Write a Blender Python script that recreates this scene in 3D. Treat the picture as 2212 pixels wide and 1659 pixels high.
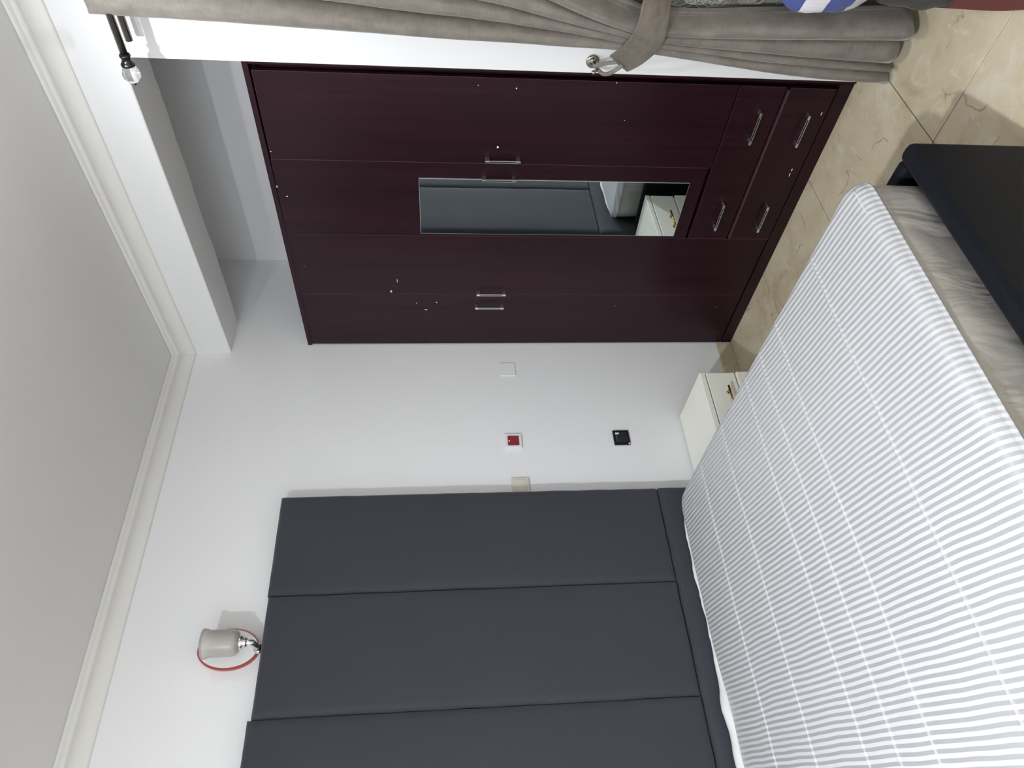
import bpy, bmesh, math, random
from mathutils import Vector, Matrix, noise

for o in list(bpy.data.objects):
    bpy.data.objects.remove(o)
S = bpy.context.scene
COL = S.collection
random.seed(7)

# ------------------------------------------------------------------ camera
# The photograph is stored turned a quarter: world up points to the left of the frame.
FPX = 1537.0
CAM = Vector((-2.5759, -3.0751, 1.69))
C_R = Vector((0.794728, -0.606890, -0.009580))
C_U = Vector((0.067083, 0.072137, 0.995136))
C_F = Vector((0.603247, 0.791506, -0.098041))
cd = bpy.data.cameras.new('camera')
cd.sensor_fit = 'HORIZONTAL'
cd.sensor_width = 36.0
cd.lens = 36.0 * FPX / 2212.0
cd.clip_start = 0.05
cam = bpy.data.objects.new('camera', cd)
COL.objects.link(cam)
ax, ay, az = -C_U, C_R, -C_F
cam.matrix_world = Matrix(((ax.x, ay.x, az.x, CAM.x), (ax.y, ay.y, az.y, CAM.y),
                           (ax.z, ay.z, az.z, CAM.z), (0, 0, 0, 1)))
S.camera = cam

# ------------------------------------------------------------------ world, exposure
W = bpy.data.worlds.new('world')
S.world = W
W.use_nodes = True
W.node_tree.nodes['Background'].inputs[0].default_value = (0.02, 0.022, 0.026, 1)
W.node_tree.nodes['Background'].inputs[1].default_value = 1.0
S.view_settings.view_transform = 'Standard'
S.view_settings.look = 'None'
S.view_settings.gamma = 1.0
S.view_settings.use_curve_mapping = False
S.view_settings.exposure = -0.86
BULB_1 = 2900.0      # bulb by the curtain
BULB_2 = 5500.0      # bulb on the other side of the bed


def hit(x, y, axis, val):
    """photo pixel -> point on the plane axis = val"""
    d = C_F + C_R * ((1659 - y) - 829.5) / FPX - C_U * (x - 1106) / FPX
    t = (val - CAM[axis]) / d[axis]
    return CAM + d * t


# ------------------------------------------------------------------ materials
class NT:
    def __init__(s, name):
        s.m = bpy.data.materials.new(name)
        s.m.use_nodes = True
        s.t = s.m.node_tree
        s.b = s.t.nodes['Principled BSDF']

    def n(s, kind, **kw):
        nd = s.t.nodes.new(kind)
        for k, v in kw.items():
            if k.startswith('i_'):
                key = k[2:]
                key = int(key) if key.isdigit() else key.replace('_', ' ')
                nd.inputs[key].default_value = v
            else:
                setattr(nd, k, v)
        return nd

    def l(s, a, b):
        s.t.links.new(a, b)

    def math(s, op, a, b=None, clamp=False):
        nd = s.t.nodes.new('ShaderNodeMath')
        nd.operation = op
        nd.use_clamp = clamp
        for i, v in enumerate((a, b)):
            if v is None:
                continue
            if isinstance(v, (int, float)):
                nd.inputs[i].default_value = v
            else:
                s.l(v, nd.inputs[i])
        return nd.outputs[0]

    def mix(s, fac, a, b):
        nd = s.t.nodes.new('ShaderNodeMix')
        nd.data_type = 'RGBA'
        for key, v in ((0, fac), (6, a), (7, b)):
            if isinstance(v, (int, float)):
                nd.inputs[key].default_value = v
            elif isinstance(v, tuple):
                nd.inputs[key].default_value = v
            else:
                s.l(v, nd.inputs[key])
        return nd.outputs[2]

    def ramp(s, fac, stops):
        nd = s.t.nodes.new('ShaderNodeValToRGB')
        e = nd.color_ramp.elements
        while len(e) < len(stops):
            e.new(0.5)
        for i, (p, c) in enumerate(stops):
            e[i].position = p
            e[i].color = c if len(c) == 4 else (*c, 1)
        s.l(fac, nd.inputs[0])
        return nd.outputs[0]

    def coords(s, scale=(1, 1, 1), kind='Object', rot=(0, 0, 0)):
        tc = s.n('ShaderNodeTexCoord')
        mp = s.n('ShaderNodeMapping')
        mp.inputs['Scale'].default_value = scale
        mp.inputs['Rotation'].default_value = rot
        s.l(tc.outputs[kind], mp.inputs[0])
        return mp.outputs[0]

    def noise(s, vec, scale, detail=3, rough=0.5, dist=0.0):
        nd = s.n('ShaderNodeTexNoise')
        nd.inputs['Scale'].default_value = scale
        nd.inputs['Detail'].default_value = detail
        nd.inputs['Roughness'].default_value = rough
        nd.inputs['Distortion'].default_value = dist
        s.l(vec, nd.inputs['Vector'])
        return nd.outputs[0]

    def bump(s, h, strength=0.3, dist=0.01):
        nd = s.n('ShaderNodeBump')
        nd.inputs['Strength'].default_value = strength
        nd.inputs['Distance'].default_value = dist
        s.l(h, nd.inputs['Height'])
        s.l(nd.outputs[0], s.b.inputs['Normal'])

    def set(s, **kw):
        for k, v in kw.items():
            key = k.replace('_', ' ')
            s.b.inputs[key].default_value = v
        return s


def c4(*c):
    return (*c, 1.0)


def plain(name, col, rough=0.5, metal=0.0, spec=0.5, **kw):
    t = NT(name)
    t.set(Base_Color=c4(*col), Roughness=rough, Metallic=metal, Specular_IOR_Level=spec, **kw)
    return t.m


def make_paint(name, col, rough=0.5, bump=0.12, scale=90):
    t = NT(name)
    v = t.coords()
    n1 = t.noise(v, 2.2, 2)
    base = t.mix(n1, c4(*[x * 0.97 for x in col]), c4(*col))
    t.l(base, t.b.inputs['Base Color'])
    t.set(Roughness=rough, Specular_IOR_Level=0.35)
    t.bump(t.noise(v, scale, 3), bump, 0.002)
    return t.m


def make_tile(name, dark=1.0):
    t = NT(name)
    tc = t.n('ShaderNodeTexCoord')
    oi = t.n('ShaderNodeObjectInfo')
    vm = t.n('ShaderNodeVectorMath', operation='MULTIPLY_ADD')
    t.l(oi.outputs['Location'], vm.inputs[0])
    vm.inputs[1].default_value = (1.0, 1.0, 1.0)
    t.l(tc.outputs['Object'], vm.inputs[2])
    v = vm.outputs[0]
    n1 = t.noise(v, 3.2, 7, 0.62, 0.8)
    base = t.ramp(n1, [(0.30, (0.41 * dark, 0.325 * dark, 0.20 * dark)),
                       (0.46, (0.56 * dark, 0.48 * dark, 0.335 * dark)),
                       (0.60, (0.63 * dark, 0.555 * dark, 0.405 * dark)),
                       (0.74, (0.69 * dark, 0.65 * dark, 0.53 * dark))])
    # light flecks
    n2 = t.noise(v, 8, 6, 0.62, 2.2)
    fl = t.ramp(n2, [(0.55, (0, 0, 0)), (0.70, (0.6, 0.6, 0.6))])
    base = t.mix(fl, base, c4(0.70, 0.66, 0.57))
    # broken brown veins
    dis = t.n('ShaderNodeVectorMath', operation='MULTIPLY_ADD')
    nn = t.n('ShaderNodeTexNoise')
    nn.inputs['Scale'].default_value = 5.0
    nn.inputs['Detail'].default_value = 5.0
    t.l(v, nn.inputs['Vector'])
    t.l(nn.outputs[1], dis.inputs[0])
    dis.inputs[1].default_value = (0.30, 0.30, 0.0)
    t.l(v, dis.inputs[2])
    vo = t.n('ShaderNodeTexVoronoi', feature='DISTANCE_TO_EDGE')
    vo.inputs['Scale'].default_value = 3.1
    t.l(dis.outputs[0], vo.inputs['Vector'])
    vein = t.ramp(vo.outputs[0], [(0.0, (1, 1, 1)), (0.012, (0, 0, 0))])
    brk = t.ramp(t.noise(v, 6.5, 2), [(0.53, (0, 0, 0)), (0.62, (1, 1, 1))])
    vm2 = t.math('MULTIPLY', vein, brk)
    base = t.mix(t.math('MULTIPLY', vm2, 0.75), base, c4(0.16, 0.105, 0.055))
    t.l(base, t.b.inputs['Base Color'])
    t.set(Roughness=0.34, Specular_IOR_Level=0.45)
    return t.m


def make_wood(name):
    t = NT(name)
    v = t.coords(scale=(60, 60, 1.3))
    n1 = t.noise(v, 1.0, 5, 0.6, 0.4)
    v2 = t.coords(scale=(7, 7, 0.5))
    n2 = t.noise(v2, 1.0, 3, 0.5, 0.8)
    f = t.math('ADD', t.math('MULTIPLY', n1, 0.55), t.math('MULTIPLY', n2, 0.45))
    base = t.ramp(f, [(0.36, (0.0110, 0.0026, 0.0052)), (0.52, (0.0175, 0.0043, 0.0084)), (0.66, (0.0245, 0.0066, 0.0122))])
    t.l(base, t.b.inputs['Base Color'])
    t.set(Roughness=0.33, Specular_IOR_Level=0.27)
    t.bump(n1, 0.05, 0.001)
    return t.m


def make_fabric(name, col, var=0.12, scale=900, rough=0.85, sheen=0.2, bump=0.25, spec=0.25):
    t = NT(name)
    v = t.coords()
    n1 = t.noise(v, 5, 4)
    base = t.mix(n1, c4(*[x * (1 - var) for x in col]), c4(*[x * (1 + var) for x in col]))
    t.l(base, t.b.inputs['Base Color'])
    t.set(Roughness=rough, Specular_IOR_Level=spec, Sheen_Weight=sheen)
    t.bump(t.noise(v, scale, 2), bump, 0.0008)
    return t.m


def make_velvet(name, col):
    t = NT(name)
    v = t.coords(scale=(26, 26, 120))
    n1 = t.noise(v, 1.0, 4, 0.6)
    v2 = t.coords(scale=(22, 22, 14))
    n2 = t.noise(v2, 1.0, 4, 0.6)
    f = t.math('ADD', t.math('MULTIPLY', n1, 0.28), t.math('MULTIPLY', n2, 0.72))
    base = t.ramp(f, [(0.36, [x * 0.80 for x in col]), (0.50, col), (0.64, [x * 1.18 for x in col])])
    t.l(base, t.b.inputs['Base Color'])
    t.set(Roughness=0.62, Specular_IOR_Level=0.3, Sheen_Weight=0.35, Sheen_Roughness=0.4)
    t.bump(t.noise(t.coords(scale=(220, 220, 90)), 1.0, 3), 0.35, 0.001)
    return t.m


CREASE = [-.485, -.779, -1.072, -1.222, -1.373, -1.667]


def make_stripe(name):
    """white sheet with woven satin stripes running along the bed"""
    t = NT(name)
    tc = t.n('ShaderNodeTexCoord')
    sp = t.n('ShaderNodeSeparateXYZ')
    t.l(tc.outputs['Object'], sp.inputs[0])
    v = t.coords()
    wob = t.math('MULTIPLY', t.math('SUBTRACT', t.noise(v, 6, 1), 0.5), 0.009)
    wob2 = t.math('MULTIPLY', t.math('SUBTRACT', t.noise(v, 1.1, 0), 0.5), 0.03)
    u = t.math('ADD', t.math('MULTIPLY', sp.outputs[0], 0.9905), t.math('MULTIPLY', sp.outputs[1], -0.1375))
    u = t.math('ADD', u, t.math('ADD', wob, wob2))
    sn = t.math('SINE', t.math('MULTIPLY', u, 2 * math.pi / 0.0188))
    st = t.ramp(t.math('ADD', t.math('MULTIPLY', sn, 0.5), 0.5), [(0.42, (0, 0, 0)), (0.58, (1, 1, 1))])
    base = t.mix(st, c4(0.49, 0.495, 0.51), c4(0.585, 0.59, 0.605))
    t.l(base, t.b.inputs['Base Color'])
    rg = t.mix(st, c4(0.48, 0.48, 0.48), c4(0.75, 0.75, 0.75))
    t.l(rg, t.b.inputs['Roughness'])
    t.l(t.math('MULTIPLY', t.math('SUBTRACT', 1.0, st), 0.34), t.b.inputs['Metallic'])
    t.set(Specular_IOR_Level=0.4, Sheen_Weight=0.05)
    cr = t.noise(t.coords(scale=(1, 1, 1), rot=(0, 0, 0.6)), 14, 6, 0.6, 1.5)
    h = t.math('ADD', t.math('MULTIPLY', cr, 0.6), t.math('MULTIPLY', st, 0.10))
    t.bump(h, 0.13, 0.006)
    return t.m


M = {}
M['wall'] = make_paint('wall_paint', (0.83, 0.835, 0.845), 0.45)
M['ceil'] = make_paint('ceiling_paint', (0.76, 0.76, 0.765), 0.7, 0.06)
M['cornice'] = make_paint('cornice_plaster', (0.76, 0.755, 0.735), 0.6, 0.06)
M['tile'] = make_tile('marble_tile')
M['grout'] = plain('grout', (0.10, 0.078, 0.052), 0.9)
M['wood'] = make_wood('mahogany_laminate')
M['edge'] = plain('worn_edge_band', (0.075, 0.034, 0.045), 0.45)
M['chrome'] = plain('brushed_chrome', (0.78, 0.77, 0.78), 0.20, 1.0)
M['chrome_dull'] = plain('satin_steel', (0.55, 0.55, 0.58), 0.34, 1.0)
M['black'] = plain('black_inset', (0.006, 0.006, 0.007), 0.3)
M['mirror'] = plain('mirror_glass', (0.80, 0.87, 0.87), 0.015, 1.0)
M['mirror_edge'] = plain('mirror_edge', (0.55, 0.62, 0.62), 0.2, 0.6)
M['fleck'] = plain('white_paint_fleck', (0.8, 0.8, 0.8), 0.6)
M['charcoal'] = make_fabric('charcoal_upholstery', (0.035, 0.038, 0.048), 0.07, 1300, 0.75, 0.25, 0.2)
M['leather'] = make_fabric('black_leatherette', (0.0062, 0.0080, 0.0115), 0.1, 500, 0.55, 0.02, 0.10, 0.10)
M['stripe'] = make_stripe('striped_sheet')
M['sheet'] = make_fabric('white_sheet', (0.70, 0.70, 0.705), 0.03, 700, 0.8, 0.05, 0.15)
M['satin'] = make_fabric('grey_mattress_side', (0.50, 0.475, 0.445), 0.05, 400, 0.36, 0.0, 0.05, 0.5)
def make_satin(name, col):
    t = NT(name)
    n1 = t.noise(t.coords(scale=(7, 7, 3.2), rot=(0.25, 0.35, 0)), 1.0, 3, 0.55, 0.6)
    n2 = t.noise(t.coords(scale=(26, 26, 9), rot=(0.3, -0.3, 0)), 1.0, 3, 0.5, 0.8)
    t.set(Base_Color=c4(*col), Roughness=0.33, Specular_IOR_Level=0.6)
    t.bump(t.math('ADD', n1, t.math('MULTIPLY', n2, 0.10)), 0.34, 0.05)
    return t.m


M['satin'] = make_satin('grey_mattress_side', (0.42, 0.40, 0.375))
M['velvet'] = make_velvet('taupe_velvet', (0.188, 0.169, 0.147))
M['velvet_dk'] = make_velvet('brown_taupe_velvet', (0.148, 0.127, 0.104))
M['sheer'] = make_fabric('grey_sheer', (0.22, 0.22, 0.205), 0.1, 700, 0.7, 0.2, 0.2)
M['thread'] = plain('pale_embroidery_thread', (0.55, 0.53, 0.48), 0.6)
M['thread_dk'] = plain('olive_embroidery', (0.20, 0.20, 0.16), 0.7)
M['rod'] = plain('antique_brass_rod', (0.30, 0.275, 0.24), 0.22, 1.0)
M['rod_dark'] = plain('dark_bronze', (0.045, 0.042, 0.045), 0.25, 0.9)
M['nickel'] = plain('antique_nickel', (0.42, 0.385, 0.34), 0.22, 1.0)
M['crystal'] = plain('crystal', (0.95, 0.95, 0.96), 0.02, 0.0, 0.6, Transmission_Weight=0.9, IOR=1.5)
M['frost'] = plain('smoked_glass', (0.70, 0.68, 0.64), 0.10, 0.0, 0.7, Transmission_Weight=0.55, IOR=1.4)
M['clear'] = plain('clear_glass', (0.92, 0.92, 0.92), 0.03, 0.0, 0.5, Transmission_Weight=0.95, IOR=1.25)
M['plate_white'] = plain('white_glazed_plate', (0.82, 0.83, 0.83), 0.15)
M['plate_red'] = plain('red_rim', (0.36, 0.05, 0.04), 0.3)
M['plastic'] = plain('white_plastic', (0.80, 0.78, 0.80), 0.3)
M['cream'] = plain('cream_plastic', (0.66, 0.64, 0.57), 0.35)
M['rocker_red'] = plain('red_rocker', (0.22, 0.012, 0.030), 0.22)
M['sock'] = plain('black_socket', (0.010, 0.011, 0.016), 0.22)
M['sock2'] = plain('charcoal_socket', (0.022, 0.023, 0.030), 0.35)
M['lacquer'] = plain('ivory_lacquer', (0.88, 0.88, 0.80), 0.38)
M['brass'] = plain('brass', (0.48, 0.33, 0.09), 0.25, 1.0)
M['rug'] = make_fabric('dark_red_rug', (0.115, 0.018, 0.014), 0.25, 260, 0.95, 0.3, 0.6)
M['bag'] = make_fabric('dark_grey_bag', (0.055, 0.055, 0.052), 0.15, 300, 0.5, 0.1, 0.2)
t = NT('neon_dot')
t.set(Base_Color=c4(0.9, 0.5, 0.1), Emission_Color=c4(1.0, 0.55, 0.15), Emission_Strength=2.0)
M['neon'] = t.m


def bulb_mat(name, strength):
    t = NT(name)
    t.set(Base_Color=c4(0.9, 0.9, 0.9), Emission_Color=c4(0.935, 0.965, 1.0), Emission_Strength=strength)
    return t.m


def make_cloth_bands():
    t = NT('blue_white_cloth')
    tc = t.n('ShaderNodeTexCoord')
    sp = t.n('ShaderNodeSeparateXYZ')
    t.l(tc.outputs['Object'], sp.inputs[0])
    z = t.math('ADD', sp.outputs[2], t.math('MULTIPLY', t.math('SUBTRACT', t.noise(t.coords(), 8, 2), 0.5), 0.014))
    blue, wht, pink = (0.075, 0.10, 0.30), (0.72, 0.71, 0.76), (0.62, 0.52, 0.50)
    nd = t.n('ShaderNodeValToRGB')
    nd.color_ramp.interpolation = 'CONSTANT'
    st = [(0.0, pink), (0.26, wht), (0.33, blue), (0.42, wht), (0.50, blue), (0.60, wht), (0.66, blue)]
    e = nd.color_ramp.elements
    while len(e) < len(st):
        e.new(0.5)
    for i, (p, c) in enumerate(st):
        e[i].position = p
        e[i].color = c4(*c)
    t.l(z, nd.inputs[0])
    t.l(nd.outputs[0], t.b.inputs['Base Color'])
    t.set(Roughness=0.9, Specular_IOR_Level=0.2, Sheen_Weight=0.1)
    w = t.n('ShaderNodeTexWave')
    w.inputs['Scale'].default_value = 60
    w.inputs['Distortion'].default_value = 6
    t.l(t.coords(), w.inputs['Vector'])
    t.bump(w.outputs[1], 0.3, 0.002)
    return t.m


M['bands'] = make_cloth_bands()


# ------------------------------------------------------------------ mesh helpers
def box(bm, x0, x1, y0, y1, z0, z1, bev=0.0, seg=2, mat=0):
    vs = [bm.verts.new(p) for p in ((x0, y0, z0), (x1, y0, z0), (x1, y1, z0), (x0, y1, z0),
                                    (x0, y0, z1), (x1, y0, z1), (x1, y1, z1), (x0, y1, z1))]
    fs = [bm.faces.new([vs[i] for i in q]) for q in ((3, 2, 1, 0), (4, 5, 6, 7), (0, 1, 5, 4),
                                                     (1, 2, 6, 5), (2, 3, 7, 6), (3, 0, 4, 7))]
    for f in fs:
        f.material_index = mat
    if bev > 0:
        ed = list({e for f in fs for e in f.edges})
        r = bmesh.ops.bevel(bm, geom=ed, offset=bev, segments=seg, profile=0.5, affect='EDGES')
        for f in r['faces']:
            f.material_index = mat
    return fs


def frame_from(d):
    d = d.normalized()
    a = Vector((0, 0, 1)) if abs(d.z) < 0.9 else Vector((1, 0, 0))
    u = d.cross(a).normalized()
    return u, d.cross(u).normalized()


def tube(bm, pts, rad, seg=10, cap=True, mat=0, closed=False):
    pts = [Vector(p) for p in pts]
    n = len(pts)
    rads = rad if isinstance(rad, (list, tuple)) else [rad] * n
    rings = []
    u = None
    for i, p in enumerate(pts):
        if closed:
            d = pts[(i + 1) % n] - pts[i - 1]
        else:
            d = pts[min(i + 1, n - 1)] - pts[max(i - 1, 0)]
        d.normalize()
        if u is None:
            u, w = frame_from(d)
        else:
            u = (u - d * u.dot(d)).normalized()
            w = d.cross(u).normalized()
        rings.append([bm.verts.new(p + (u * math.cos(a) + w * math.sin(a)) * rads[i])
                      for a in [2 * math.pi * k / seg for k in range(seg)]])
    for i in range(n if closed else n - 1):
        A, B = rings[i], rings[(i + 1) % n]
        for k in range(seg):
            f = bm.faces.new((A[k], A[(k + 1) % seg], B[(k + 1) % seg], B[k]))
            f.material_index = mat
            f.smooth = True
    if cap and not closed:
        for r, fl in ((rings[0], True), (rings[-1], False)):
            f = bm.faces.new(r[::-1] if fl else r)
            f.material_index = mat


def lathe(bm, c, axis, prof, seg=20, mat=0, smooth=True, squash=None):
    """prof: list of (radius, distance along axis)"""
    c, axis = Vector(c), Vector(axis).normalized()
    u, w = frame_from(axis)
    rings = []
    for r, h in prof:
        if r < 1e-6:
            rings.append([bm.verts.new(c + axis * h)])
        else:
            ring = []
            for k in range(seg):
                a = 2 * math.pi * k / seg
                d = u * math.cos(a) + w * math.sin(a)
                p = d * r
                if squash:
                    p = Vector((p.x * squash[0], p.y * squash[1], p.z * squash[2]))
                ring.append(bm.verts.new(c + axis * h + p))
            rings.append(ring)
    for A, B in zip(rings, rings[1:]):
        for k in range(seg):
            if len(A) == 1 and len(B) == 1:
                continue
            if len(A) == 1:
                f = bm.faces.new((A[0], B[(k + 1) % seg], B[k]))
            elif len(B) == 1:
                f = bm.faces.new((A[k], A[(k + 1) % seg], B[0]))
            else:
                f = bm.faces.new((A[k], A[(k + 1) % seg], B[(k + 1) % seg], B[k]))
            f.material_index = mat
            f.smooth = smooth


def prism(bm, poly, axis_vec, mat=0):
    """closed prism from a polygon (list of points) pushed along axis_vec"""
    a = [bm.verts.new(p) for p in poly]
    b = [bm.verts.new(Vector(p) + Vector(axis_vec)) for p in poly]
    n = len(a)
    fs = [bm.faces.new(a), bm.faces.new(b[::-1])]
    for i in range(n):
        fs.append(bm.faces.new((a[i], b[i], b[(i + 1) % n], a[(i + 1) % n])))
    for f in fs:
        f.material_index = mat


def grid(bm, rows, mat=0, smooth=True, wrap=False):
    vs = [[bm.verts.new(p) for p in r] for r in rows]
    for i in range(len(vs) - 1):
        m = len(vs[i])
        for j in range(m if wrap else m - 1):
            f = bm.faces.new((vs[i][j], vs[i][(j + 1) % m], vs[i + 1][(j + 1) % m], vs[i + 1][j]))
            f.material_index = mat
            f.smooth = smooth
    return vs


def obj(name, bm, mats, parent=None, loc=None, label=None, smooth_angle=None, fix=True):
    if fix:
        bmesh.ops.recalc_face_normals(bm, faces=bm.faces)
    me = bpy.data.meshes.new(name)
    bm.to_mesh(me)
    bm.free()
    for m in (mats if isinstance(mats, (list, tuple)) else [mats]):
        me.materials.append(M[m] if isinstance(m, str) else m)
    o = bpy.data.objects.new(name, me)
    COL.objects.link(o)
    if parent is not None:
        o.parent = parent
        if loc is None and parent.type == 'EMPTY':
            o.location = -parent.location       # mesh is written in room coordinates
    if loc is not None:
        o.location = loc
    if label:
        o['label'] = label
    return o


def place(name, mesh, parent, loc, rot=(0, 0, 0), label=None):
    o = bpy.data.objects.new(name, mesh)
    COL.objects.link(o)
    o.parent = parent
    o.location = loc
    o.rotation_euler = rot
    if label:
        o['label'] = label
    return o


def tag(o, label, cat, group=None):
    o['label'] = label
    o['category'] = cat
    if group:
        o['group'] = group
    return o


def thing(name, loc, label, cat, group=None):
    o = bpy.data.objects.new(name, None)
    o.empty_display_size = 0.1
    COL.objects.link(o)
    o.location = loc
    return tag(o, label, cat, group)


def struct(o):
    o['kind'] = 'structure'
    return o


NB = bmesh.new

# ------------------------------------------------------------------ the room
XL, YF, H = -4.40, -4.70, 3.10        # left wall, front wall (behind the camera), ceiling height
XN, YP, ZB = 0.736, -1.66, 2.83       # niche back, pier edge, underside of beam

bm = NB(); box(bm, XL - .12, XN + .12, 0, .12, 0, H); struct(obj('wall_back', bm, 'wall'))
bm = NB(); box(bm, XL - .12, XL, YF, 0, 0, H); struct(obj('wall_left', bm, 'wall'))
bm = NB(); box(bm, XL - .12, XN + .12, YF - .12, YF, 0, H); struct(obj('wall_front', bm, 'wall'))
bm = NB()
box(bm, 0, XN + .12, YF, YP, 0, H)              # pier and window wall
box(bm, XN, XN + .12, YP, 0, 0, H)              # back of the wardrobe niche
# beam across the niche, its rear lower edge roughly plastered
pts = []
n = 70
for i in range(n + 1):
    y = YP + (0 - YP) * i / n
    xr = 0.235 + 0.012 * noise.noise((y * 9, 1.3, 0)) + 0.006 * noise.noise((y * 31, 4.3, 0)) - 0.02 * max(0, (y + 0.3)) / 0.3
    pts.append((y, xr))
rows = []
for y, xr in pts:
    rows.append([(0, y, H), (0, y, ZB + .004), (0.004, y, ZB), (xr, y, ZB), (xr + .004, y, ZB + .006), (0.24, y, ZB + .03), (0.24, y, H)])
grid(bm, rows, smooth=False)
struct(obj('wall_right', bm, 'wall'))
bm = NB(); box(bm, XL - .12, XN + .12, YF - .12, .12, H, H + .1); struct(obj('ceiling', bm, 'ceil'))

# cornice
prof = [(0, 3.012), (.006, 3.012), (.009, 3.020)]
prof += [(.009 + .050 * (1 - math.cos(a)), 3.020 + .050 * math.sin(a)) for a in [math.pi / 2 * k / 8 for k in range(1, 9)]]
prof += [(.066, 3.073), (.069, 3.081), (.076, 3.085), (.088, 3.088), (.090, 3.10), (0, 3.10)]
bm = NB(); grid(bm, [[(XL, -d, z) for d, z in prof], [(-d, -d, z) for d, z in prof]])
struct(obj('trim_1', bm, 'cornice'))
bm = NB(); grid(bm, [[(-d, YF, z) for d, z in prof], [(-d, -d, z) for d, z in prof]])
struct(obj('trim_2', bm, 'cornice'))

# floor: mortar bed and one object per tile
TS, GX, GY = 0.598, -0.5326, -0.5500
bm = NB(); box(bm, XL - .12, XN + .12, YF - .12, .12, -.10, -.006)
floor = struct(obj('floor', bm, 'grout'))
cache = {}
ix0 = math.floor((XL - GX) / TS); ix1 = math.ceil((XN - GX) / TS)
iy0 = math.floor((YF - GY) / TS); iy1 = math.ceil((0 - GY) / TS)
for i in range(ix0, ix1):
    for j in range(iy0, iy1):
        x0, x1 = max(GX + i * TS, XL), min(GX + (i + 1) * TS, XN)
        y0, y1 = max(GY + j * TS, YF), min(GY + (j + 1) * TS, 0)
        if x1 - x0 < .02 or y1 - y0 < .02:
            continue
        if x0 > 0 and y1 < YP:
            continue
        if x1 > 0 and y1 <= YP:
            x1 = 0
        g = .0019
        w, d = round(x1 - x0 - 2 * g, 4), round(y1 - y0 - 2 * g, 4)
        if (w, d) not in cache:
            b2 = NB(); box(b2, -w / 2, w / 2, -d / 2, d / 2, -.006, 0, .0010, 1)
            me = bpy.data.meshes.new('tile'); b2.to_mesh(me); b2.free(); me.materials.append(M['tile'])
            cache[(w, d)] = me
        place('tile', cache[(w, d)], floor, ((x0 + x1) / 2, (y0 + y1) / 2, 0))

bm = NB()
for x0, x1 in ((XL, -3.11), (-3.1085, -2.51), (-2.5085, -1.91), (-1.9085, -1.31), (-1.3085, -0.71), (-.7085, -.112), (-.1105, .045)):
    box(bm, x0, x1, -.010, 0, 0, .092, .002, 1)
struct(obj('baseboard_back', bm, 'tile'))

DOME = (60, 66, 72, 78, 84)
# ------------------------------------------------------------------ ceiling bulbs (just outside the picture)


def lamp(loc, strength, label, k=1.0):
    x, y, z = loc
    r = thing('ceiling_lamp_offscreen', (x, y, H), label, 'lamp')
    b = NB(); lathe(b, (x, y, H), (0, 0, -1), [(0, 0), (.05, 0), (.05, .012), (.030, .022), (0, .022)], 24); obj('ceiling_rose', b, 'plastic', r)
    b = NB(); lathe(b, (x, y, H - .022), (0, 0, -1), [(0, 0), (.019, 0), (.019, max(.004, H - .022 - z - .038)), (.0, max(.004, H - .022 - z - .038))], 20); obj('lamp_holder', b, 'plastic', r)
    b = NB(); lathe(b, (x, y, z + .038), (0, 0, -1), [(0, 0), (.019, 0), (.027 * k, .012 if k == 1 else .028), (.0285 * k, .046), (.0285 * k, .0525), (0, .0525)], 20); obj('bulb_base', b, 'plastic', r)
    b = NB()
    R_ = .058 * k
    z0 = R_ * math.sin(math.radians(DOME[0]))
    pr = [(R_ * math.cos(math.radians(d)), R_ * math.sin(math.radians(d)) - z0 + .0152 * 1) for d in DOME] + [(0, R_ - z0 + .0152)]
    lathe(b, (x, y, z), (0, 0, -1), pr, 18)
    obj('bulb_dome_offscreen', b, bulb_mat('led_dome', strength), r)
    return r


lamp((-.68, -1.88, 2.995), BULB_1, 'white bulb hanging from the ceiling in front of the curtain')
lamp((-3.78, -2.60, 3.02), BULB_2, 'wide white ceiling lamp on the far side of the bed', 2.4)

# ------------------------------------------------------------------ wardrobe
WX = 0.053
YR, YLW, HW = -1.648, -0.006, 2.425
wd = thing('wardrobe', (0.36, -0.83, 0), 'tall dark maroon built-in wardrobe with a narrow mirror', 'wardrobe')
bm = NB()
box(bm, .048, .70, YR, YLW, HW - .022, HW, .001, 1)                 # top board
box(bm, .048, .70, YR, YR + .024, .0, HW - .022, .001, 1)           # right side
box(bm, .060, .70, YLW - .012, YLW, .0, HW - .022, .001, 1)         # left side
box(bm, .056, .70, YR + .03, YLW, 0, .058, .001, 1)                 # plinth
obj('carcass', bm, 'wood', wd)
bm = NB(); box(bm, .095, .69, YR + .025, YLW - .013, .059, HW - .023)
obj('interior', bm, 'wood', wd)
# handle meshes
bm = NB()
for s in (-1, 1):
    z0, z1 = (.058, .076) if s > 0 else (-.076, -.058)
    box(bm, -.026, 0, -.0045, .0045, z0, z1, .0012, 1, 1)
    box(bm, -.034, -.025, -.0055, .0055, z0, z1, .0012, 1, 0)
box(bm, -.033, -.027, -.0055, -.002, -.058, .058, .0006, 1, 0)
box(bm, -.033, -.027, .0034, .0055, -.058, .058, .0006, 1, 1)
box(bm, -.0305, -.027, -.002, .0034, -.058, .058, 0, 1, 2)
bmesh.ops.recalc_face_normals(bm, faces=bm.faces)
hme = bpy.data.meshes.new('handle'); bm.to_mesh(hme); bm.free()
for k in ('chrome', 'chrome_dull', 'black'):
    hme.materials.append(M[k])


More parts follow.
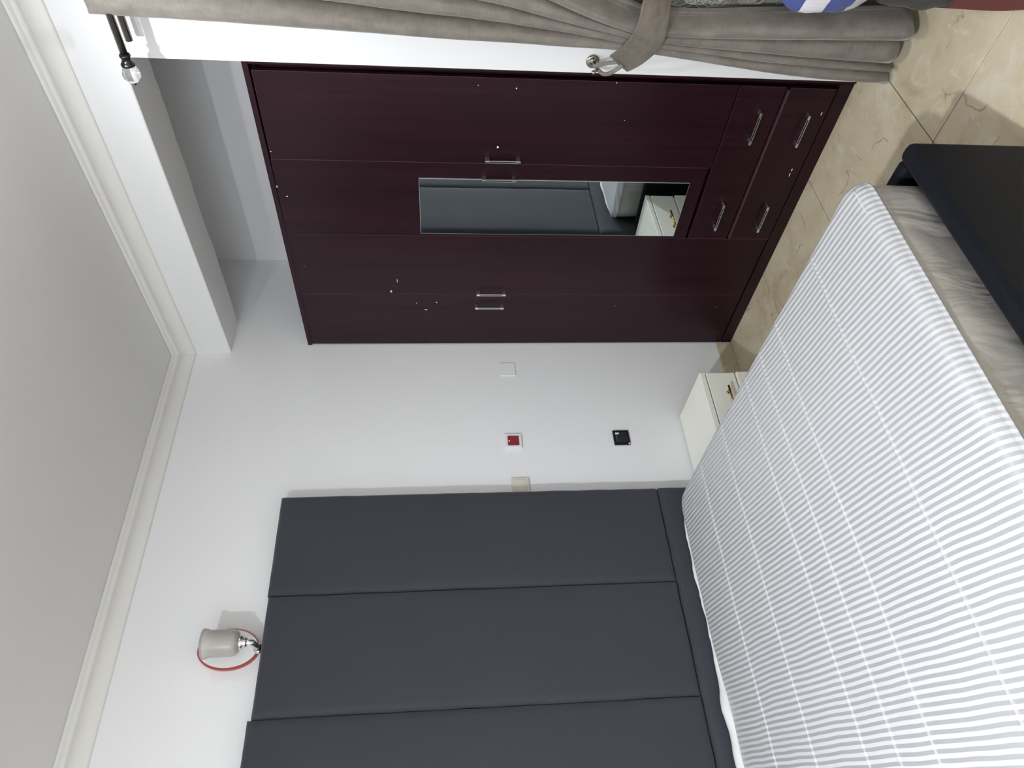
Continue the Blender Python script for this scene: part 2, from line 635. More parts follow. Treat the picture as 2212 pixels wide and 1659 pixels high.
def panel(name, y0, y1, z0, z1, x=WX, dx=0.0):
    b = NB()
    box(b, x + dx, x + dx + .018, y0, y1, z0, z1, .0012, 1, 0)
    # pale worn edge banding around the front
    for a in ((y0, y0 + .0011, z0, z1), (y1 - .0011, y1, z0, z1), (y0, y1, z1 - .0011, z1)):
        box(b, x + dx - .0004, x + dx + .004, a[0], a[1], a[2], a[3], 0, 1, 1)
    o = obj(name, b, ['wood', 'edge'], wd)
    return o


dA = panel('door', -1.598, -1.2045, .482, 2.396)
dB = panel('door', -1.2015, -0.7985, .492, 2.400)
th_ = math.radians(1.3)
cv = Vector((WX, -1.0, 0))
dB.rotation_euler = (0, 0, th_)
dB.location = cv - Matrix.Rotation(th_, 3, 'Z') @ cv - wd.location
dC = panel('door', -.7955, -.4035, .068, 2.403)
dD = panel('door', -.4005, -.012, .068, 2.406)
dr1 = panel('drawer', -1.598, -.7985, .281, .477)
dr2 = panel('drawer', -1.598, -.7985, .066, .266, dx=-.003)
for d, y, z in ((dA, -1.235, 1.42), (dB, -1.135, 1.43), (dC, -.427, 1.431), (dD, -.327, 1.436)):
    place('handle', hme, d, (WX, y, z), label='slim chrome bar handle with a black inlay')
for d, y, z, dx in ((dr1, -1.423, .362, 0), (dr1, -.948, .370, 0), (dr2, -1.418, .152, -.003), (dr2, -.944, .155, -.003)):
    place('handle', hme, d, (WX + dx, y, z), rot=(math.pi / 2, 0, 0), label='slim chrome bar handle with a black inlay')
# drawer top lip (pale line between the two drawers)
bm = NB(); box(bm, WX - .005, WX + .015, -1.585, -.80, .266, .2705, .0008, 1)
obj('drawer_lip', bm, 'edge', wd)
# mirror on the second door
bm = NB()
box(bm, WX - .0045, WX - .0003, -1.1235, -.8165, .556, 1.783, 0, 1, 1)
box(bm, WX - .0052, WX - .0045, -1.1215, -.8185, .558, 1.781, 0, 1, 0)
obj('mirror', bm, ['mirror', 'mirror_edge'], dB, loc=(0, 0, 0), label='tall narrow frameless mirror')
# flecks of white paint
FL = [(dC, 845, 629, 5, 9), (dC, 858, 606, 2, 12), (dD, 920, 669, 9, 3), (dD, 943, 653, 4, 4), (dD, 900, 655, 2, 5), (dA, 1075, 318, 4, 6),
      (dA, 1033, 184, 2, 2), (dA, 1116, 191, 3, 3), (dA, 1332, 179, 3, 2), (dA, 1349, 260, 3, 1), (dB, 620, 424, 4, 2), (dB, 598, 404, 3, 5), (dC, 657, 575, 2, 2),
      (dr2, 1710, 366, 2, 7), (dr2, 1705, 377, 2, 9), (dr2, 1774, 245, 2, 8), (dA, 585, 327, 3, 2), (dC, 639, 495, 2, 2), (dD, 1328, 660, 2, 2), (dD, 1548, 663, 2, 2)]
for d, px, py, a, b_ in FL:
    p = hit(px, py, 0, WX)
    ra, rb = a * .0011, b_ * .0013
    k = 8
    poly = [(WX - .0040 if d is dr2 else WX - .0008, p.y + rb * math.cos(2 * math.pi * i / k) * random.uniform(.6, 1.1),
             p.z + ra * math.sin(2 * math.pi * i / k) * random.uniform(.6, 1.1)) for i in range(k)]
    bm = NB(); prism(bm, poly, (.0015, 0, 0))
    obj('paint_fleck', bm, 'fleck', d, loc=(0, 0, 0))

# ------------------------------------------------------------------ bed
bed = thing('bed', (-1.91, -1.05, 0), 'charcoal upholstered bed with a tall channelled headboard', 'bed')
XBR, XBL = -.957, -2.868


def pad(b, x0, x1, y_front, y_back, z0, z1, rad=.022, puff=.010, nx=22, nz=40, seed=0, wr=.0025):
    """soft upholstered panel facing -Y"""
    def ser(n):
        out = []
        for i in range(n + 1):
            t_ = i / n
            out.append(.5 - .5 * math.cos(math.pi * t_) * (0.55 + 0.45 * abs(math.cos(math.pi * t_))))
        return out
    us, vs_ = ser(nx), ser(nz)
    rows = []
    for v in vs_:
        z = z0 + (z1 - z0) * v
        row = []
        for u in us:
            x = x0 + (x1 - x0) * u
            dx = min(x - x0, x1 - x); dz = min(z - z0, z1 - z)
            def rnd(dd):
                return rad - math.sqrt(max(0, rad * rad - (rad - min(dd, rad)) ** 2))
            drop = max(rnd(dx), rnd(dz)) if min(dx, dz) >= rad * .99 else min(rad, math.hypot(rnd(dx), rnd(dz)))
            bulge = puff * (1 - (2 * u - 1) ** 4) * (1 - (2 * v - 1) ** 6)
            near = math.exp(-min(dx, dz) / .035)
            w = wr * noise.noise((x * 14 + seed, z * 9, seed * 3.1)) * near * 2.2 + .0012 * noise.noise((x * 4 + seed, z * 3, 7))
            ex = .0022 * noise.noise((z * 11, seed, 1)) * (near if dx < dz else 0)
            row.append((x + ex, y_front + drop - bulge + w, z))
        rows.append(row)
    g = grid(b, rows)
    # sides to the back
    border = [g[0][j] for j in range(len(us))] + [g[i][-1] for i in range(1, len(vs_))] + \
             [g[-1][j] for j in range(len(us) - 2, -1, -1)] + [g[i][0] for i in range(len(vs_) - 2, 0, -1)]
    back = [b.verts.new((v.co.x, y_back, v.co.z)) for v in border]
    n_ = len(border)
    for i in range(n_):
        f = b.faces.new((border[i], border[(i + 1) % n_], back[(i + 1) % n_], back[i])); f.smooth = True
    b.faces.new(back)


YHB = -.088
xs = [hit(1425, 1048, 1, YHB).x - .004, hit(1465, 1252, 1, YHB).x, hit(1520, 1500, 1, YHB).x, -2.360, XBL]
zt = hit(600, 1120, 1, YHB).z
tops = [zt + .002, zt - .002, zt + .012, zt + .010]
zs0 = hit(1465, 1252, 1, YHB).z
for i in range(4):
    bm = NB(); pad(bm, xs[i + 1] + .0008, xs[i] - .0008, YHB + .008, -.034, zs0 + .003, tops[i], rad=.020, seed=i * 5 + 1)
    obj('headboard_panel', bm, 'charcoal', bed)
bm = NB(); pad(bm, XBL, xs[0], YHB + .008, -.034, .06, zs0 - .002, rad=.018, nx=50, nz=16, seed=31)
obj('headboard_base', bm, 'charcoal', bed)
bm = NB(); box(bm, XBL + .01, xs[0] - .012, -.034, -.004, .0, 2.38, .004, 1); obj('headboard_back', bm, 'leather', bed)


def soft_box(b, x0, x1, y0, y1, z0, z1, r=.02):
    box(b, x0, x1, y0, y1, z0, z1, r, 5)
    for f in b.faces:
        f.smooth = True


bm = NB(); soft_box(bm, -1.000, XBR, -1.966, -.092, .07, .418, .012); obj('side_rail', bm, 'leather', bed)
bm = NB(); soft_box(bm, XBL, XBL + .043, -1.966, -.092, .07, .418, .012); obj('side_rail', bm, 'leather', bed)
bm = NB(); soft_box(bm, XBL, XBR + .001, -2.026, -1.968, .07, .428, .022); obj('footboard', bm, 'leather', bed)
bm = NB(); box(bm, XBL + .046, -1.003, -1.96, -.094, .285, .318); obj('platform', bm, 'leather', bed)
for x, y in ((-1.0, -1.98), (-2.82, -1.98), (-1.0, -.2), (-2.82, -.2)):
    bm = NB(); box(bm, x - .03, x + .03, y - .025, y + .025, 0, .075, .004, 1); obj('leg', bm, 'black', bed)

# mattress
mt = thing('mattress', (-1.91, -1.05, .318), 'thick mattress with a white striped top and grey satin sides', 'mattress')
MX0, MX1, MY0, MY1 = -2.820, -1.004, -1.962, -.098
RC = .085


def ring(ins, z, n_c=10, wob=0.0):
    pts = []
    x0, x1, y0, y1 = MX0 + ins, MX1 - ins, MY0 + ins, MY1 - ins
    r = max(RC - ins, .01)
    side = []
    for cx, cy, a0 in ((x1 - r, y1 - r, 0), (x0 + r, y1 - r, 90), (x0 + r, y0 + r, 180), (x1 - r, y0 + r, 270)):
        arc = [(cx + r * math.cos(math.radians(a0 + 90 * k / n_c)), cy + r * math.sin(math.radians(a0 + 90 * k / n_c))) for k in range(n_c + 1)]
        if side:
            p, q = side[-1], arc[0]
            m = 44
            side += [(p[0] + (q[0] - p[0]) * k / m, p[1] + (q[1] - p[1]) * k / m) for k in range(1, m)]
        side += arc
    p, q = side[-1], side[0]
    side += [(p[0] + (q[0] - p[0]) * k / 44, p[1] + (q[1] - p[1]) * k / 44) for k in range(1, 44)]
    cx, cy = (MX0 + MX1) / 2, (MY0 + MY1) / 2
    for x, y in side:
        w = wob * (.4 + noise.noise((x * 6, y * 6, z * 9)) * .5 + .6 * abs(noise.noise((x * 9 + z * 7, y * 9 + z * 5, z * 4))))
        d = Vector((x - cx, y - cy, 0)).normalized()
        pts.append((x - d.x * max(w, -.001) * 1, y - d.y * max(w, -.001), z))
    return pts


bm = NB()
sec = [(.030, .319, 0), (.010, .328, 0), (.005, .36, .010), (.002, .39, .014), (.001, .42, .017), (.000, .445, .018), (.000, .47, .016), (.001, .495, .012), (.003, .515, .008), (.006, .535, .003), (.012, .5415, .001)]
g = grid(bm, [ring(a, z, wob=w) for a, z, w in sec], wrap=True)
bm.faces.new(g[0]); bm.faces.new(g[-1])
obj('side_panel', bm, 'satin', mt, label='grey satin side of the mattress')


def sm(t_):
    t_ = max(0, min(1, t_))
    return t_ * t_ * (3 - 2 * t_)


def axis_pts(a, b, base, fine=(), edge=(.0, .004, .01, .018, .028, .042, .06, .09)):
    s = set()
    n_ = int((b - a) / base)
    for i in range(1, n_):
        s.add(round(a + (b - a) * i / n_, 5))
    for e in edge:
        s.add(round(a + e, 5)); s.add(round(b - e, 5))
    for c_ in fine:
        for d in (-.016, -.010, -.007, -.0045, -.0025, 0, .0025, .0045, .007, .010, .016):
            s.add(round(c_ + d, 5))
    return sorted(s)


TX = axis_pts(MX0, MX1, .024)
TY = axis_pts(MY0, MY1, .024, fine=CREASE)
ZT, RE = .574, .038
rows = []
for y in TY:
    row = []
    for x in TX:
        px, py = x, y
        for sx, ex in ((1, MX1), (-1, MX0)):
            for sy, ey in ((1, MY1), (-1, MY0)):
                a = (x - (ex - sx * RC)) * sx; b_ = (y - (ey - sy * RC)) * sy
                if a > 0 and b_ > 0:
                    k = max(a, b_) / math.hypot(a, b_)
                    px = ex - sx * RC + sx * a * k; py = ey - sy * RC + sy * b_ * k
        d = min(x - MX0, MX1 - x, y - MY0, MY1 - y)
        drop = RE - math.sqrt(max(0, RE * RE - (RE - min(d, RE)) ** 2))
        u = (x - MX0) / (MX1 - MX0) * 2 - 1; v = (y - MY0) / (MY1 - MY0) * 2 - 1
        crown = .018 * (1 - u ** 4) * (1 - v ** 4)
        z = ZT - drop * .95 + crown
        z += .0035 * noise.noise((x * 3.2, y * 3.2, 2)) + .0012 * noise.noise((x * 13, y * 13, 5))
        inn = min(1, d / .05)
        for k, c_ in enumerate(CREASE):
            yy = y - c_ - .006 * noise.noise((x * 1.7, k * 3.3, 0)) * 0
            z += inn * (.0046 * math.exp(-(yy / .0034) ** 2) - .0010 * math.exp(-(yy / .02) ** 2))
        # hollow seam a hand's breadth inside the foot edge
        z -= .0007 * math.exp(-((y - (MY0 + .040)) / .006) ** 2)
        row.append((px, py, z))
    rows.append(row)
bm = NB()
g = grid(bm, rows)
nr, nc = len(rows), len(rows[0])
border = [g[0][j] for j in range(nc)] + [g[i][-1] for i in range(1, nr)] + [g[-1][j] for j in range(nc - 2, -1, -1)] + [g[i][0] for i in range(nr - 2, 0, -1)]
low = [bm.verts.new((v.co.x, v.co.y, .5405)) for v in border]
for i in range(len(border)):
    f = bm.faces.new((border[i], border[(i + 1) % len(border)], low[(i + 1) % len(low)], low[i])); f.smooth = True
obj('top_panel', bm, 'stripe', mt, label='white top with fine grey stripes and cross creases')
# gathered hem of the sheet along the head end
bm = NB()
rows = []
for i in range(161):
    x = MX1 - .06 + (MX0 - MX1 + .12) * i / 160
    w = noise.noise((x * 9, 0, 3)); w2 = noise.noise((x * 40, 2, 1))
    zc = ZT - .006 + .006 * w + .002 * w2 - .012 * (1 - min(1, i / 14, (160 - i) / 14))
    tp = min(1, i / 14, (160 - i) / 14)
    th = .002 + tp * .008 + tp * .004 * noise.noise((x * 6, 5, 5)) + tp * .022 * sm((-1.66 - x) / .34)
    row = []
    for k in range(10):
        a = 2 * math.pi * k / 10
        row.append((x, MY1 - .004 - th * .9 + th * .9 * math.cos(a), zc + th * .9 * math.sin(a) + .004 * w * tp))
    rows.append(row)
grid(bm, rows, wrap=True)
obj('sheet_hem', bm, 'sheet', mt, label='white gathered hem of the sheet at the headboard')
# raised seam along the foot edge
bm = NB()
tube(bm, [(MX1 - .05 + (MX0 - MX1 + .1) * i / 120, MY0 + .030 + .0015 * noise.noise((i * .3, 1, 1)), ZT - .0018) for i in range(121)], .0016, 6)
obj('piping', bm, 'sheet', mt)

# ------------------------------------------------------------------ nightstand
ns = thing('nightstand', (-.66, -.20, 0), 'small ivory bedside cabinet with brass handles between bed and wardrobe', 'nightstand')
NX0, NX1, NY0 = -.900, -.470, -.372
bm = NB(); box(bm, NX0, NX1, NY0, -.014, .0, .395, .001, 1); obj('body', bm, 'lacquer', ns)
bm = NB(); box(bm, NX0 - .001, NX1 + .001, NY0 - .017, -.013, .3955, .421, .0015, 1); obj('top', bm, 'lacquer', ns)
b2 = NB()
tube(b2, [(-.068, -.030, 0), (.068, -.030, 0)], .0052, 12)
for s in (-1, 1):
    tube(b2, [(s * .046, 0, 0), (s * .046, -.027, 0)], .0045, 10)
    lathe(b2, (s * .046, -.001, 0), (0, -1, 0), [(0, 0), (.0075, 0), (.0075, .003), (.004, .005)], 12)
bmesh.ops.recalc_face_normals(b2, faces=b2.faces)
bh = bpy.data.meshes.new('handle'); b2.to_mesh(bh); b2.free(); bh.materials.append(M['brass'])
for z0, z1, ex in ((.245, .389, 0), (.020, .236, .006)):
    bm = NB(); box(bm, NX0 + .001, NX1 - .001 + ex * .3, NY0 - .0165 - ex, NY0 - .0005, z0, z1, .0015, 1)
    d = obj('drawer', bm, 'lacquer', ns)
    place('handle', bh, d, (-.640, NY0 - .0165 - ex, .308 if z0 > .2 else .150), label='round brass bar handle')

# ------------------------------------------------------------------ things on the back wall


def plate(b, xc, zc, w, h, y0, y1, bev, mat=0):
    box(b, xc - w / 2, xc + w / 2, y1, y0, zc - h / 2, zc + h / 2, bev, 2, mat)


# red rocker switch
sw = thing('wall_switch', (-.606, 0, 1.328), 'white square wall switch with a red rocker and glowing dot', 'switch')
bm = NB(); plate(bm, -.606, 1.328, .088, .088, 0, -.011, .004); obj('frame', bm, 'plastic', sw)
bm = NB(); plate(bm, -.606, 1.328, .058, .058, -.0105, -.0145, .002); obj('rocker', bm, 'rocker_red', sw)
bm = NB(); plate(bm, -.609, 1.350, .006, .005, -.0142, -.0152, .0005); obj('indicator', bm, 'neon', sw)
# cream switch half hidden by the headboard
sw = thing('wall_switch', (-.866, 0, 1.310), 'cream wall switch half hidden behind the headboard', 'switch')
bm = NB(); plate(bm, -.866, 1.310, .088, .088, 0, -.011, .004); obj('frame', bm, 'cream', sw)
bm = NB(); plate(bm, -.866, 1.312, .064, .060, -.0105, -.0140, .002); obj('rocker', bm, 'cream', sw)
bm = NB(); plate(bm, -.866, 1.293, .008, .002, -.0138, -.0144, 0); obj('mark', bm, 'black', sw)
# blank plate, painted over
bm = NB(); plate(bm, -.132, 1.327, .090, .086, 0, -.0055, .002)
tag(obj('blanking_plate', bm, 'wall'), 'blank plate painted over in wall white beside the wardrobe', 'wall plate')
# black socket
so = thing('wall_socket', (-.596, 0, .760), 'black wall socket above the nightstand with a white sticker', 'socket')
bm = NB(); plate(bm, -.596, .760, .090, .086, 0, -.010, .004); obj('frame', bm, 'sock', so)
bm = NB(); plate(bm, -.596, .760, .064, .062, -.0095, -.0125, .002); obj('face', bm, 'sock2', so)
bm = NB()
plate(bm, -.596, .768, .006, .010, -.0123, -.0128, 0)
plate(bm, -.586, .744, .008, .005, -.0123, -.0128, 0); plate(bm, -.606, .744, .008, .005, -.0123, -.0128, 0)
obj('pin_holes', bm, 'black', so)
bm = NB(); plate(bm, -.574, .782, .010, .020, -.0122, -.0135, .0006); obj('sticker', bm, 'plastic', so)
bm = NB(); plate(bm, -.600, .787, .040, .0022, -.0122, -.0132, 0); obj('trim_line', bm, 'chrome_dull', so)
bm = NB(); lathe(bm, (-.635, -.010, .724), (0, -1, 0), [(0, 0), (.005, 0), (.005, .002), (0, .003)], 10); obj('paint_blob', bm, 'fleck', so)

# wall lamp
wl = thing('wall_lamp', (-1.600, 0, 2.572), 'unlit wall lamp with a smoked glass shade on an oval plate', 'wall lamp')
LC = (-1.600, 0, 2.572)


def oval(b, y0, y1, rx, rz, seg=44, dome=0.0, mat=0):
    v0 = [b.verts.new((LC[0] + rx * math.cos(2 * math.pi * k / seg), y0, LC[2] + rz * math.sin(2 * math.pi * k / seg))) for k in range(seg)]
    v1 = [b.verts.new((LC[0] + rx * math.cos(2 * math.pi * k / seg), y1, LC[2] + rz * math.sin(2 * math.pi * k / seg))) for k in range(seg)]
    c = b.verts.new((LC[0], y1 - dome, LC[2]))
    b.faces.new(v0)
    for k in range(seg):
        f = b.faces.new((v0[k], v0[(k + 1) % seg], v1[(k + 1) % seg], v1[k])); f.material_index = mat
        f = b.faces.new((v1[k], v1[(k + 1) % seg], c)); f.material_index = mat


bm = NB(); oval(bm, 0, -.020, .0835, .1235); obj('rim', bm, 'plate_red', wl)
bm = NB(); oval(bm, -.004, -.0235, .0765, .1165); obj('backplate', bm, 'plate_white', wl)
SX, SY = -1.604, -.105
bm = NB()
tube(bm, [(LC[0] - .004, -.018, 2.452), (LC[0] - .004, -.052, 2.455), (LC[0] + .0, -.086, 2.466), (SX, SY, 2.486)], [.0135, .0135, .0135, .012], 12)
lathe(bm, (LC[0] - .004, -.018, 2.452), (0, -1, 0), [(0, 0), (.024, 0), (.022, .008), (.014, .014)], 18)
obj('arm', bm, 'chrome', wl)
bm = NB(); lathe(bm, (SX, SY, 2.480), (0, 0, 1), [(0, 0), (.017, 0), (.021, .006), (.019, .012), (.028, .018), (.031, .026), (.024, .030), (0, .030)], 22); obj('shade_cup', bm, 'chrome', wl)
bm = NB()
lathe(bm, (SX, SY, 2.508), (0, 0, 1), [(.020, .000), (.040, .004), (.050, .014), (.053, .030), (.053, .118), (.058, .124), (.060, .140), (.0565, .140), (.0545, .127), (.0500, .120), (.0500, .030), (.046, .017), (.036, .008), (.018, .005)], 36)
obj('glass_shade', bm, 'frost', wl, label='smoked glass cup shade with a wider rim')
bm = NB(); lathe(bm, (SX, SY, 2.510), (0, 0, 1), [(0, 0), (.013, 0), (.013, .028), (.016, .04), (.024, .066), (.022, .086), (.010, .098), (0, .1)], 16); obj('bulb', bm, 'plate_white', wl)

# ------------------------------------------------------------------ curtain rod
RX, RZ = -.130, 2.757
rod = thing('curtain_rod', (0, -2.6, RZ), 'double antique brass curtain rod with a crystal finial', 'curtain rod')
bm = NB(); tube(bm, [(RX, -1.735, RZ), (RX, -3.6, RZ)], .0125, 18); obj('front_rod', bm, 'rod', rod)
bm = NB(); tube(bm, [(-.055, -1.752, RZ - .001), (-.055, -3.6, RZ - .001)], .0125, 18); obj('back_rod', bm, 'rod', rod)
bm = NB()
lathe(bm, (RX, -1.745, RZ), (0, 1, 0), [(0, 0), (.013, 0), (.018, .004), (.0185, .010), (.0145, .014), (.0145, .022), (.019, .030), (.0235, .036), (.0235, .042), (.012, .046), (0, .046)], 22)
obj('finial_collar', bm, 'rod_dark', rod)
bm = NB()
# faceted crystal ball
pr = [(0, 0), (.014, .001), (.025, .010), (.031, .026), (.029, .042), (.019, .055), (0, .060)]
lathe(bm, (RX, -1.701, RZ), (0, 1, 0), pr, 9, smooth=False)
obj('finial', bm, 'crystal', rod, label='faceted crystal ball finial')
bm = NB(); lathe(bm, (RX, -1.642, RZ), (0, 1, 0), [(0, 0), (.009, 0), (.006, .005), (.003, .012), (0, .013)], 10); obj('finial_tip', bm, 'rod_dark', rod)
for y in (-1.98, -3.4):
    bm = NB()
    tube(bm, [(-.002, y, RZ - .03), (-.13, y, RZ - .03)], .007, 10)
    lathe(bm, (0, y, RZ - .03), (-1, 0, 0), [(0, 0), (.026, 0), (.026, .006), (.010, .012)], 16)
    obj('bracket', bm, 'rod', rod)

# ------------------------------------------------------------------ velvet drape
dp = thing('curtain', (-.14, -2.2, 0), 'taupe velvet curtain gathered to the wall by a tieback', 'curtain')


def lerp(a, b, t_):
    return a + (b - a) * t_


def sm(t_):
    t_ = max(0, min(1, t_))
    return t_ * t_ * (3 - 2 * t_)


VZ = (2.83, 1.92, 1.45, 1.00, .50, .04)
VAL = [(-1.866, -1.842, -1.831, -1.816, -1.757, -1.728),       # fold edges, from the wardrobe side inwards
       (-2.010, -1.933, -1.896, -1.846, -1.800, -1.786),
       (-2.130, -2.020, -1.950, -1.866, -1.832, -1.812),
       (-2.260, -2.120, -2.025, -1.888, -1.893, -1.909),
       (-2.390, -2.230, -2.110, -1.948, -1.975, -2.008),
       (-2.520, -2.340, -2.180, -1.966, -1.972, -1.990),
       (-2.650, -2.430, -2.220, -1.930, -1.930, -1.930),
       (-2.780, -2.500, -2.240, -1.890, -1.880, -1.870)]
BXL = (-.130, -.140, -.148, -.165, -.108, -.090, -.084)
AML = (.022, .016, .026, .038, .014, .010, .008)


def vtab(k, z):
    t = VAL[k]
    for i in range(len(VZ) - 1):
        if z >= VZ[i + 1] or i == len(VZ) - 2:
            f = (VZ[i] - z) / (VZ[i] - VZ[i + 1])
            a0 = t[max(i - 1, 0)]; a3 = t[min(i + 2, len(t) - 1)]
            c_ = cat(a0, t[i], t[i + 1], a3, f)
            return lerp(lerp(t[i], t[i + 1], f), c_, .55)


def cat(a, b, c, d, t_):
    return .5 * ((2 * b) + (c - a) * t_ + (2 * a - 5 * b + 4 * c - d) * t_ ** 2 + (3 * b - a - 3 * c + d) * t_ ** 3)


def HEM(q):
    return .012 + .042 * sm(min(q, 3.4) / 3.4)


def drape_pt(q, z):
    k = min(int(q), 6)
    f = q - k
    # rounded folds: cloth bunches near the fold edges
    fy = lerp(f, .5 - .5 * math.cos(math.pi * f), .55)
    y = lerp(vtab(k, z), vtab(k + 1, z), fy)
    up = sm((z - 1.05) / .75)
    tight = math.exp(-((z - 1.0) / .11) ** 2)

    def lv(tab, qq):
        c_ = qq - .5
        i = max(0, min(5, int(math.floor(c_))))
        return lerp(tab[i], tab[i + 1], sm(max(0, min(1, c_ - i))))
    base = lerp(lv(BXL, q), -.128, up)
    vary = .8 + .4 * noise.noise((k * 3.7, z * .8, 2))
    hemk = sm((.75 - z) / .7)
    A = lerp(lv(AML, q) * (1 + .75 * hemk), .040, up) * vary * (1 - .45 * tight)
    bul = math.sin(math.pi * f) ** .62
    x = base - A * (2 * bul - 1) + .0022 * noise.noise((q * 5, z * 9, 1))
    y += .004 * noise.noise((q * 2, z * 3, 4)) * (1 - tight)
    return (min(x, -.062), y, z)


bm = NB()
zs_ = sorted({round(.035 + (2.815 - .035) * i / 96, 4) for i in range(97)} | {round(.85 + .3 * i / 30, 4) for i in range(31)})
rows = []
NP = 280
zs_ = [z for z in zs_ if z > .07]
zs_ = [.035] + zs_
for z in zs_:
    rows.append([drape_pt(7 * i / NP, z) for i in range(NP + 1)])
# uneven hem and top edge
rows[0] = [(p[0], p[1], HEM(7 * i / NP) + .003 * math.sin(i * .09)) for i, p in enumerate(rows[0])]
rows[-1] = [(p[0], p[1], p[2] + .008 * math.cos(i * .19)) for i, p in enumerate(rows[-1])]
grid(bm, rows)
o = obj('drape', bm, 'velvet', dp, fix=False)
sd = o.modifiers.new('thickness', 'SOLIDIFY'); sd.thickness = .0025; sd.offset = 0

# tieback band: from the hook over the front of the bundle and around behind
tb = thing('curtain_tieback', (-.02, -1.71, 1.0), 'taupe fabric tieback wrapped around the gathered curtain', 'tieback')
UPE = [hit(1318, 117, 0, -.100), hit(1345, 96, 0, -.150), hit(1367, 70, 0, -.190), hit(1380, 40, 0, -.212), hit(1387, 10, 0, -.212)]
LOE = [hit(1356, 151, 0, -.092), hit(1392, 130, 0, -.150), hit(1421, 104, 0, -.190), hit(1438, 72, 0, -.212), hit(1444, 36, 0, -.212)]
path = list(zip(UPE, LOE)) + [((-.170, -2.045, 1.010), (-.170, -2.030, .925)),
        ((-.100, -2.040, 1.020), (-.100, -2.030, .940)),
        ((-.066, -1.985, 1.035), (-.066, -1.985, .960)),
        ((-.060, -1.900, 1.060), (-.060, -1.900, 1.000)),
        ((-.060, -1.810, 1.085), (-.060, -1.810, 1.040))]


def spline(ps, n_):
    ps = [Vector(p) for p in ps]
    out = []
    for i in range(len(ps) - 1):
        a = ps[max(i - 1, 0)]; d = ps[min(i + 2, len(ps) - 1)]
        for k in range(n_):
            out.append(cat(a, ps[i], ps[i + 1], d, k / n_))
    out.append(ps[-1])
    return out


A_, B_ = spline([p[0] for p in path], 8), spline([p[1] for p in path], 8)
bm = NB()
rows = []
for i, (a, b_) in enumerate(zip(A_, B_)):
    row = []
    for k in range(13):
        t_ = k / 12
        p = a.lerp(b_, t_)
        d = p - Vector((-.12, -1.93, p.z)); d.z = 0
        d.normalize()
        edge = math.exp(-min(t_, 1 - t_) / .07)
        p = p + d * (.004 + .006 * math.sin(math.pi * t_) + .0035 * edge + .003 * noise.noise((t_ * 6, i * .12, 2)))
        row.append(p)
    rows.append(row)
grid(bm, rows)
o = obj('band', bm, 'velvet_dk', tb, fix=False)
sd = o.modifiers.new('thickness', 'SOLIDIFY'); sd.thickness = .005; sd.offset = 0
bm = NB()
tube(bm, spline([(-.118, -1.770, 1.046), (-.085, -1.745, 1.078), (-.052, -1.716, 1.106), (-.050, -1.703, 1.098), (-.066, -1.695, 1.078), (-.088, -1.712, 1.054), (-.112, -1.755, 1.022)], 8), .0075, 8)
obj('loop', bm, 'velvet', tb)

hk = thing('tieback_hook', (0, -1.7087, 1.111), 'antique nickel tieback hook on the wall by the wardrobe', 'hook')
bm = NB(); lathe(bm, (0, -1.7087, 1.111), (-1, 0, 0), [(0, 0), (.024, 0), (.026, .004), (.025, .009), (.019, .012), (.014, .010), (.009, .013), (0, .014)], 28); obj('rosette', bm, 'nickel', hk)
bm = NB()
tube(bm, spline([(-.010, -1.7087, 1.111), (-.035, -1.7087, 1.109), (-.056, -1.706, 1.100), (-.068, -1.700, 1.112)], 8), .0042, 10)
lathe(bm, (-.068, -1.700, 1.106), (0, 0, 1), [(0, 0), (.006, .002), (.0085, .009), (.006, .016), (0, .018)], 14)
obj('hook_arm', bm, 'nickel', hk)

# ------------------------------------------------------------------ sheer curtain behind the drape
sh = thing('sheer_curtain', (-.04, -2.4, 0), 'grey embroidered sheer curtain hanging behind the velvet one', 'curtain')
bm = NB()
rows = []
for iz in range(40):
    z = .06 + 2.67 * iz / 39
    row = []
    for i in range(150):
        y = -1.90 - 1.3 * i / 149
        x = -.034 + .009 * math.sin(y * 46 + .6 * math.sin(z * 1.5)) + .004 * noise.noise((y * 9, z * 2, 0))
        row.append((x, y, z))
    rows.append(row)
grid(bm, rows)
o = obj('sheer', bm, 'sheer', sh, fix=False)
sd = o.modifiers.new('thickness', 'SOLIDIFY'); sd.thickness = .0012; sd.offset = 0


def loop_pts(c, ry, rz, n_=28):
    return [(c[0], c[1] + ry * math.cos(2 * math.pi * k / n_), c[2] + rz * math.sin(2 * math.pi * k / n_)) for k in range(n_)]


bm = NB()
z = 1.00
k = 0
while z > .70:
    r = .030 + .010 * random.random()
    tube(bm, loop_pts((-.050, -1.985 + .012 * random.random(), z), r, r * 1.05), .0011, 5, closed=True)
    tube(bm, loop_pts((-.052, -2.010 + .012 * random.random(), z - .01), r, r * .9), .0011, 5, closed=True)
    z -= .024
    k += 1
o = obj('embroidered_loops', bm, 'thread', sh, label='overlapping white embroidered rings')
o['kind'] = 'stuff'
bm = NB()
for zc in (.625, .600, .575):
    tube(bm, loop_pts((-.054, -2.000, zc), .034, .030), .006, 8, closed=True)
tube(bm, spline([(-.054, -1.975, .640), (-.054, -1.968, .605), (-.054, -1.985, .575), (-.054, -2.0, .600), (-.054, -1.990, .618)], 8), .007, 8)
for i in range(16):
    tube(bm, loop_pts((-.053, -1.972 - .002 * (i % 2), .690 - i * .014 - (.10 if i > 6 else 0)), .006, .009, 12), .0016, 5, closed=True)
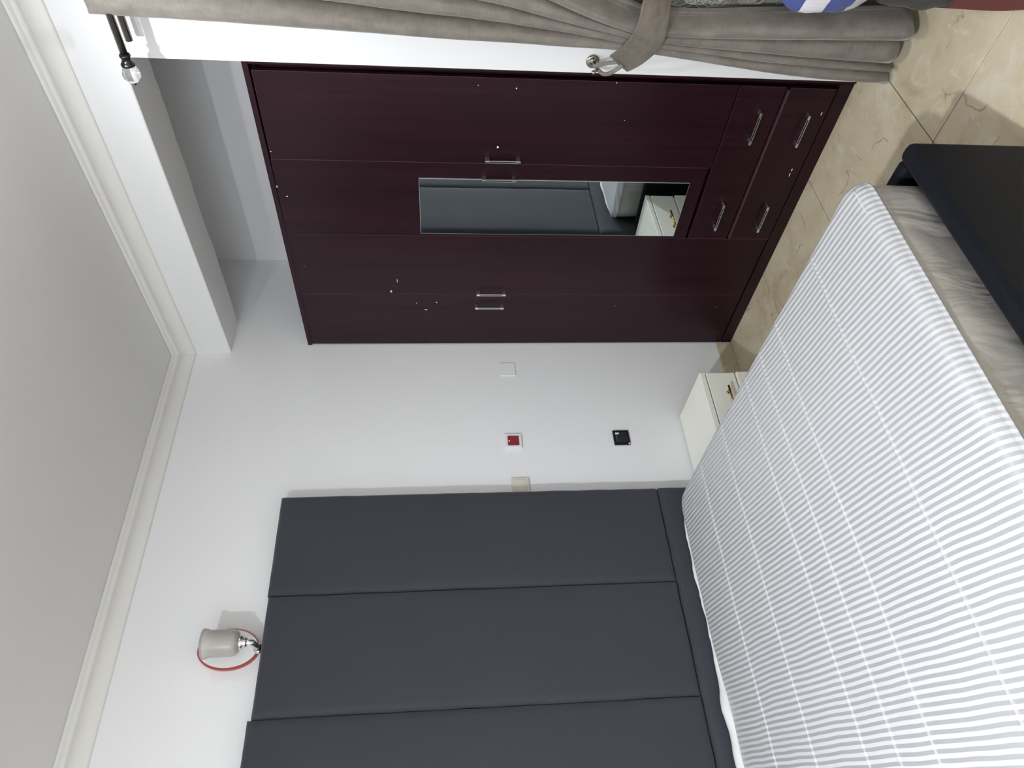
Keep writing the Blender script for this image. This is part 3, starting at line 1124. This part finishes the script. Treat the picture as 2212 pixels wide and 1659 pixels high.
o = obj('embroidered_scroll', bm, 'thread_dk', sh, label='olive embroidered scroll with a chain edge')

# ------------------------------------------------------------------ rug, bag and cloth beyond the curtain
edge = spline([(-.075, -1.992, 0), (-.30, -2.085, 0), (-.565, -2.205, 0), (-.86, -2.39, 0), (-1.02, -2.70, 0), (-.98, -3.05, 0), (-.70, -3.30, 0), (-.10, -3.32, 0), (-.06, -2.7, 0), (-.075, -1.992, 0)], 10)[:-1]
bm = NB(); prism(bm, edge, (0, 0, .010))
tag(obj('rug', bm, 'rug'), 'dark red rug on the tiles beside the curtain', 'rug')

bm = NB()
rows = []
for i in range(15):
    v = i / 14
    z = .0115 + .232 * v
    r = []
    for k in range(36):
        a = 2 * math.pi * k / 36
        f = 1 / max(abs(math.cos(a)) ** 4 + abs(math.sin(a)) ** 4, 1e-6) ** .25
        sc = .93 + .07 * math.sin(v * math.pi) - .10 * max(0, v - .8)
        w = .012 * noise.noise((math.cos(a) * 2.5, math.sin(a) * 2.5, v * 4))
        r.append((-.19 + (.090 * f * sc + w * .6) * math.cos(a), -2.20 + (.150 * f * sc + w) * math.sin(a), z))
    rows.append(r)
g = grid(bm, rows, wrap=True)
bm.faces.new(g[0]); bm.faces.new(g[-1])
tag(obj('bag', bm, 'bag'), 'dark grey fabric bag standing beside the curtain', 'bag')

bm = NB()
rows = []
for i in range(1, 24):
    th = math.pi * i / 24
    r = []
    for k in range(44):
        a = 2 * math.pi * k / 44
        w = 1 + .13 * noise.noise((math.cos(a) * 1.8, math.sin(a) * 1.8, th * 1.6)) + .05 * noise.noise((math.cos(a) * 6, math.sin(a) * 6, th * 5))
        zz = .42 + .20 * math.cos(th) * w
        r.append((-.19 + .085 * math.sin(th) ** .7 * w * math.cos(a), -2.165 + .160 * math.sin(th) ** .7 * w * math.sin(a), max(zz, .2455)))
    rows.append(r)
g = grid(bm, rows, wrap=True)
bm.faces.new(g[0]); bm.faces.new(g[-1])
tag(obj('folded_cloth', bm, 'bands'), 'bundle of blue and white striped cloth on the dark bag', 'cloth')
